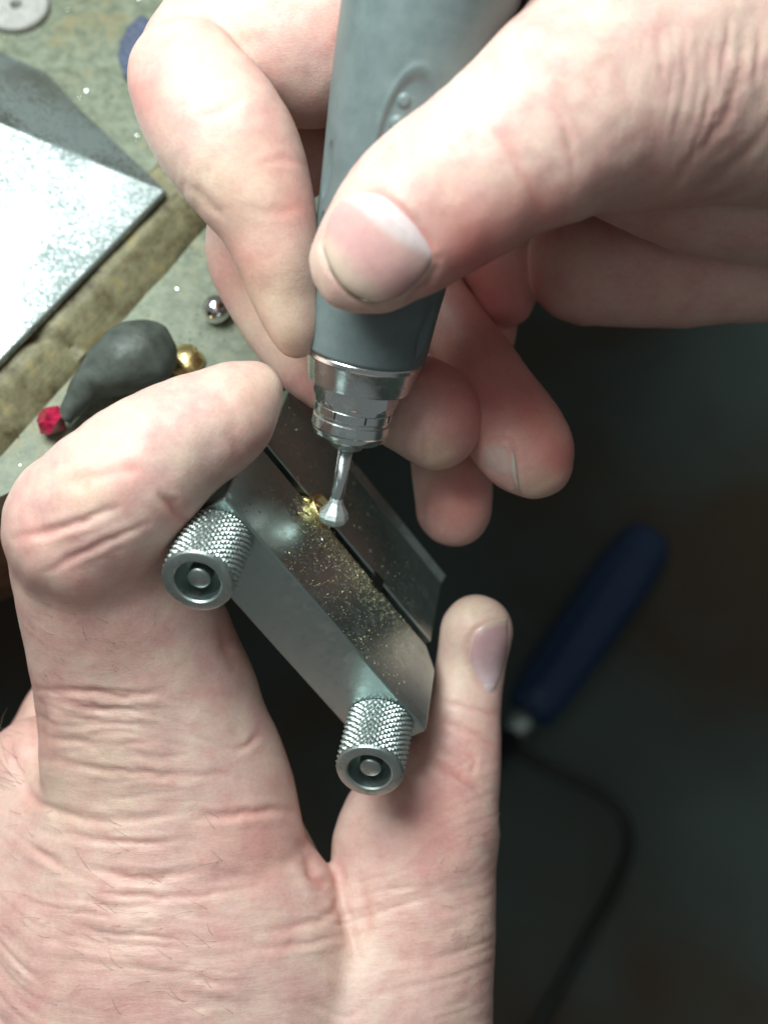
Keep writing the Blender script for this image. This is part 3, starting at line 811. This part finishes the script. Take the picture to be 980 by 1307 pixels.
strk_l = [
    ([(20, 688), (78, 674), (150, 648)], 5, .9, .5), ([(62, 729), (116, 700), (190, 668)], 4, .55, .35),
    ([(207, 634), (222, 648), (240, 668)], 5, .9, .9), ([(70, 620), (110, 614), (158, 600)], 9, .5, .3), ([(158, 600), (178, 596)], 6, .3, .8),
    ([(292, 560), (305, 575), (308, 592)], 6, .35, .5), ([(288, 510), (298, 532), (302, 556)], 8, .12, .2),
    ([(45, 882), (112, 884), (160, 890), (212, 880)], 4, .55, .45), ([(60, 893), (100, 899), (142, 912)], 3.5, .4, .4), ([(70, 912), (110, 918), (150, 926)], 3.5, .3, .3),
    ([(56, 940), (123, 950), (200, 946)], 4, .3, .3), ([(56, 968), (123, 981), (209, 990), (290, 988)], 4, .5, .4), ([(20, 985), (48, 1024), (112, 1045), (190, 1048)], 4.5, .6, .45),
    ([(248, 1046), (320, 1038), (374, 1034)], 5, .8, .6), ([(56, 1062), (142, 1074), (215, 1076)], 4, .5, .45), ([(40, 1080), (62, 1096), (90, 1110)], 4.5, .7, .5),
    ([(110, 1106), (179, 1122), (262, 1110)], 4.5, .6, .45), ([(130, 1140), (230, 1146), (330, 1130)], 4, .45, .4), ([(300, 958), (318, 950), (330, 936)], 4, .5, .6),
    ([(285, 800), (292, 830), (300, 850)], 7, .5, .2), ([(330, 1190), (409, 1174), (440, 1150)], 4.5, .6, .5), ([(300, 1215), (390, 1205), (446, 1190)], 4, .4, .35),
    ([(390, 1082), (402, 1120), (418, 1134)], 7, 1.3, .9), ([(434, 1094), (434, 1157), (458, 1222)], 6, .9, .35), ([(461, 1118), (466, 1160), (465, 1200)], 6, .7, .4),
    ([(540, 958), (583, 984), (634, 1024)], 4.5, .7, .45), ([(556, 918), (600, 936), (634, 958)], 4, .5, .4), ([(548, 972), (590, 994), (622, 1012)], 3.5, .35, .4),
    ([(560, 892), (590, 903), (632, 912)], 3.5, .35, .3), ([(590, 960), (606, 968), (602, 990), (620, 1000)], 3, .3, .3),
    ([(600, 815), (599, 840), (609, 862), (626, 884)], 4, .6, .5), ([(598, 822), (606, 806), (620, 797), (650, 790)], 3, .4, .3),
    ([(0, 940), (30, 990), (40, 1040)], 8, .5, .2), ([(46, 880), (50, 930), (44, 975)], 8, .8, .25)]
tint_l = [(545, 1045, 55, 0, .55), (330, 500, 40, 1, .3), (330, 545, 30, 0, .3), (150, 600, 40, 0, .25), (40, 690, 50, 0, .3), (120, 800, 90, 0, .18), (230, 660, 30, 0, .35),
          (330, 1085, 60, 0, .4), (110, 1000, 90, 1, .3), (350, 980, 60, 0, .12), (600, 780, 40, 1, .4), (580, 870, 30, 1, .3), (600, 960, 50, 0, .3), (100, 1250, 200, 0, .18), (540, 1180, 90, 0, .2),
          (300, 820, 40, 0, .3), (110, 625, 35, 1, .5), (460, 1190, 60, 1, .2), (20, 930, 60, 0, .3)]
zone_l = [(130, 980, 150, 70, .55), (150, 1130, 260, 90, .9), (150, 1270, 420, 110, 1.0), (540, 1180, 110, 90, .55), (600, 1010, 40, 70, .6), (130, 905, 90, 30, .7)]
hl, bvl, Ol = finish_hand(H, 'bare hand gripping the steel clamp between thumb and bent forefinger', strk_l, tint_l, zone_l, wr_l, unp(230, 1260, 245))
def nc_thumb_l(u, v):
    c = lerp3(PURP, (.55, .40, .42), sstep(.2, .9, 1 - v)); c = lerp3(c, MOON, .6 * float(v < .14))
    return lerp3(c, FREE, .7 * float(sstep(.90, .96, v)))
nail(hl, bvl, Ol, ([(622, 884), (628, 886)], [(605, 806), (622, 795), (649, 790)], [(622, 884), (609, 864), (599, 840), (605, 806)], [(628, 886), (641, 858), (649, 828), (649, 790)]), nc_thumb_l, .25, .25)
H = None

def hairs(hand, bvh, O, spots, rad=.022):
    Vh = []; Fh = []
    for px, py, ang, ln in spots:
        hit = bvh.ray_cast(Vector((0, 0, 0)), Vector(unp(px, py, 1.0)).normalized())
        if hit[0] is None: continue
        p = np.array(hit[0]); nn = np.array(hit[1]); dr = np.array([math.cos(ang), -math.sin(ang), 0]); dr -= nn * (dr @ nn)
        bend = rng.normal(size=3) * .25
        path = [p - nn * .1 + (dr * t + nn * (.55 * t - .35 * t * t) + bend * t * t) * ln for t in np.linspace(0, 1, 6)]
        V_, F_ = tube(path, [rad, rad, rad, rad * .9, rad * .7, rad * .3], 4)
        i0 = len(Vh); Vh += list(V_); Fh += [tuple(k + i0 for k in f) for f in F_]
    o = mesh_obj('hand_hair', (c2w(np.array(Vh)) - O) @ R, Fh, HAIR); o.parent = hand; o['kind'] = 'stuff'
sp_ = [(rng.uniform(2, 34), rng.uniform(925, 1010), math.pi * rng.uniform(1.02, 1.35), rng.uniform(4, 8)) for _ in range(16)]
sp_ += [(rng.uniform(20, 300), rng.uniform(1020, 1300), math.pi * rng.uniform(.9, 1.3), rng.uniform(2.5, 5)) for _ in range(70)]
sp_ += [(rng.uniform(60, 220), rng.uniform(770, 880), math.pi * rng.uniform(1.1, 1.6), rng.uniform(2, 4)) for _ in range(26)]
sp_ += [(rng.uniform(560, 632), rng.uniform(1040, 1280), math.pi * rng.uniform(1.6, 2.0), rng.uniform(2, 4)) for _ in range(24)]
hairs(hl, bvl, Ol, sp_)

# ---- the hand that holds the handpiece
H = Hand((-46, -14, -274), (92, 118, -148)); H.dz = 9.0
mid = H.chain([(238, 100, 192, 75), (262, 140, 190, 84), (292, 184, 189, 88), (320, 232, 189, 78), (336, 268, 189, 66), (352, 318, 190, 56), (364, 370, 192, 46), (374, 410, 193, 36), (378, 432, 194, 26)], .95)
prox = H.chain([(245, 88, 197, 74), (290, 45, 200, 88), (340, 35, 201, 112), (410, 30, 203, 128), (480, -40, 203, 140)], .85)
H.add(mid, 0); H.add(prox, 1.2)
thm = H.chain([(462, 334, 172, 67), (478, 322, 171, 77), (527, 276, 170, 99), (570, 245, 169, 106), (616, 214, 168, 110), (690, 165, 169, 124), (750, 130, 173, 142), (800, 105, 177, 163), (900, 55, 184, 205), (1060, 0, 190, 260)], .78, dz=13)
G2 = H.chain([(752, 336, 229, 80), (850, 330, 228, 88), (920, 322, 226, 92), (1080, 300, 226, 104)], .9)
H.add(thm, .3)
H.add(G2, .8)
H.add(H.chain([(800, 150, 205, 130), (930, 170, 208, 160), (1080, 140, 210, 200)], .8), 1.5)
H.add(H.chain([(470, -50, 203, 135), (620, -60, 205, 150), (800, 0, 205, 190), (1050, -40, 210, 260)], .7), 3)
H.add(H.chain([(500, -90, 198, 130), (640, -140, 192, 165), (800, -130, 186, 190), (1060, -100, 190, 240)], .8), 3)
H.add(H.chain([(330, 244, 215, 46), (430, 160, 222, 62), (560, 60, 224, 78), (760, 40, 226, 90)], .95), 1.0)
H.add(H.chain([(455, 300, 236, 52), (540, 220, 238, 62), (680, 130, 238, 76), (860, 120, 236, 90)], .95), 1.0)
H.add(H.chain([(455, 300, 236, 50), (530, 340, 231, 42)], .95), 1.5)
H.add(H.chain([(560, 300, 248, 42), (640, 240, 248, 54), (760, 200, 244, 70), (900, 230, 238, 80)], .95), 1.0)
# middle, ring and little fingers curl behind the handpiece
H.add(H.chain([(330, 250, 214, 44), (304, 312, 214, 43), (338, 390, 215, 46), (396, 462, 214, 46), (452, 490, 216, 52), (510, 508, 215, 62), (543, 525, 213, 66), (556, 546, 213, 54)], .95), .6)
H.add(H.chain([(540, 350, 229, 40), (578, 412, 226, 42), (612, 476, 222, 54), (645, 533, 219, 62), (668, 567, 217, 62), (681, 588, 217, 50)], .95), .5)
H.add(H.chain([(560, 400, 240, 44), (570, 520, 236, 50), (576, 600, 231, 51), (579, 650, 229, 48)], .95), .5)
H.add(H.chain([(575, 350, 240, 48), (606, 400, 238, 52), (614, 446, 237, 40)], .95), .6)
H.add(H.chain([(610, 290, 232, 58), (638, 345, 232, 50), (644, 380, 232, 38)], .95), .6)
def wr_r(P, V, msk):
    x, y = P[:, 0], P[:, 1]
    u_ = x + .18 * y
    n1 = vnoise(u_ / 9, y / 80 + 3); n2 = vnoise(u_ / 15 + 40, y / 120 + 8)
    rdg = lambda n: np.clip(1 - np.abs(2 * n - 1) * 2.2, 0, 1)
    return -(rdg(n1) * .12 + rdg(n2) * .2) * msk
TH = 216
strk_r = [
    ([(552, 152), (578, 186), (610, 236)], 3.5, .22, .35, TH), ([(664, 112), (700, 134), (724, 168), (733, 236)], 4, .3, .35, TH), ([(616, 156), (651, 190), (697, 280)], 5, .3, .55, TH),
    ([(952, 48), (940, 110), (917, 160), (841, 256)], 6, .42, .35, 228), ([(985, 155), (930, 216), (862, 262)], 6, .5, .4, 228), ([(905, 60), (905, 130), (880, 200)], 4, .3, .3, TH),
    ([(930, 20), (925, 90)], 4, .3, .3, TH), ([(870, 20), (876, 100), (860, 170)], 4, .22, .25, TH), ([(840, 30), (846, 110)], 4, .2, .2, TH), ([(970, 30), (962, 110)], 4, .35, .3, TH),
    ([(458, 244), (487, 249), (511, 268), (536, 296), (559, 328)], 4.5, .55, .8, TH), ([(559, 330), (548, 356), (520, 383), (488, 390)], 4, .45, .35, TH), ([(488, 391), (460, 380), (437, 362), (421, 336), (410, 308)], 4, .6, .1, TH),
    ([(330, 212), (360, 202), (408, 214)], 4.5, .22, .3, 212), ([(300, 262), (345, 270), (400, 262)], 5, .12, .1, 212), ([(246, 150), (280, 142), (322, 122)], 5, .2, .1, 212),
    ([(238, 235), (268, 262), (288, 282)], 6, .5, .3, 212), ([(345, 280), (366, 268), (388, 262)], 9, .06, .6, 212),
    ([(546, 556), (541, 572), (545, 592)], 3.5, .5, .2, 232), ([(612, 562), (650, 562), (658, 586), (661, 622), (668, 640)], 3.5, .5, .3), ([(538, 640), (538, 668), (546, 692)], 3.5, .4, .2)]
tint_r = [(190, 120, 45, 0, .5), (360, 190, 70, 0, .25), (385, 260, 35, 0, .35), (350, 380, 60, 1, .6), (372, 440, 25, 1, .5), (300, 240, 60, 1, .45), (590, 300, 60, 0, .5), (690, 265, 40, 0, .5), (540, 210, 40, 0, .15),
          (480, 385, 30, 1, .6), (560, 480, 55, 0, .7), (590, 540, 40, 0, .5), (560, 580, 25, 1, .6), (690, 540, 60, 0, .75), (640, 490, 50, 0, .5), (690, 630, 25, 1, .6), (715, 590, 30, 0, .6), (585, 640, 50, 0, .85),
          (640, 400, 60, 0, .7), (620, 350, 60, 0, .5), (310, 340, 50, 0, .55), (400, 490, 60, 0, .4), (300, 80, 60, 0, .1), (430, 30, 40, 0, .4), (280, 60, 50, 1, .25), (800, 350, 150, 0, .25), (860, 230, 60, 0, .2)]
zone_r = [(920, 110, 110, 120, .38), (240, 250, 40, 60, .4)]
hr, bvr, Or = finish_hand(H, 'bare hand holding the grey handpiece with thumb and curled fingers', strk_r, tint_r, zone_r, wr_r, unp(760, 330, 239))
def nc_thumb_r(u, v):
    c = lerp3((.63, .40, .37), PINK, float(sstep(.15, .5, v)))
    moon = .02 + .25 * math.sin(math.pi * min(1, max(0, u * .9 + .1))) ** .8
    c = lerp3(MOON, c, float(sstep(moon - .07, moon + .06, v)))
    c = lerp3(c, FREE, float(sstep(.62, .95, v)) * .85)
    return lerp3(c, (.22, .17, .12), float(sstep(.94, 1.0, v)) * .85)
nail(hr, bvr, Or, ([(440, 250), (466, 245), (490, 251), (514, 270), (538, 298), (557, 329)], [(413, 308), (424, 335), (441, 360), (463, 377), (488, 386)], [(440, 250), (424, 264), (415, 284), (413, 308)], [(557, 329), (553, 345), (540, 362), (516, 380), (488, 386)][:5]), nc_thumb_r, .35, .75)
nc_s = lambda u, v: lerp3((.60, .40, .36), (.62, .50, .42), float(sstep(.75, .95, v)))
nail(hr, bvr, Or, ([(618, 568), (614, 590)], [(655, 574), (659, 600), (665, 634)], [(618, 568), (637, 564), (655, 574)], [(614, 590), (634, 613), (665, 634)]), nc_s, .12, .16, 21, 21)
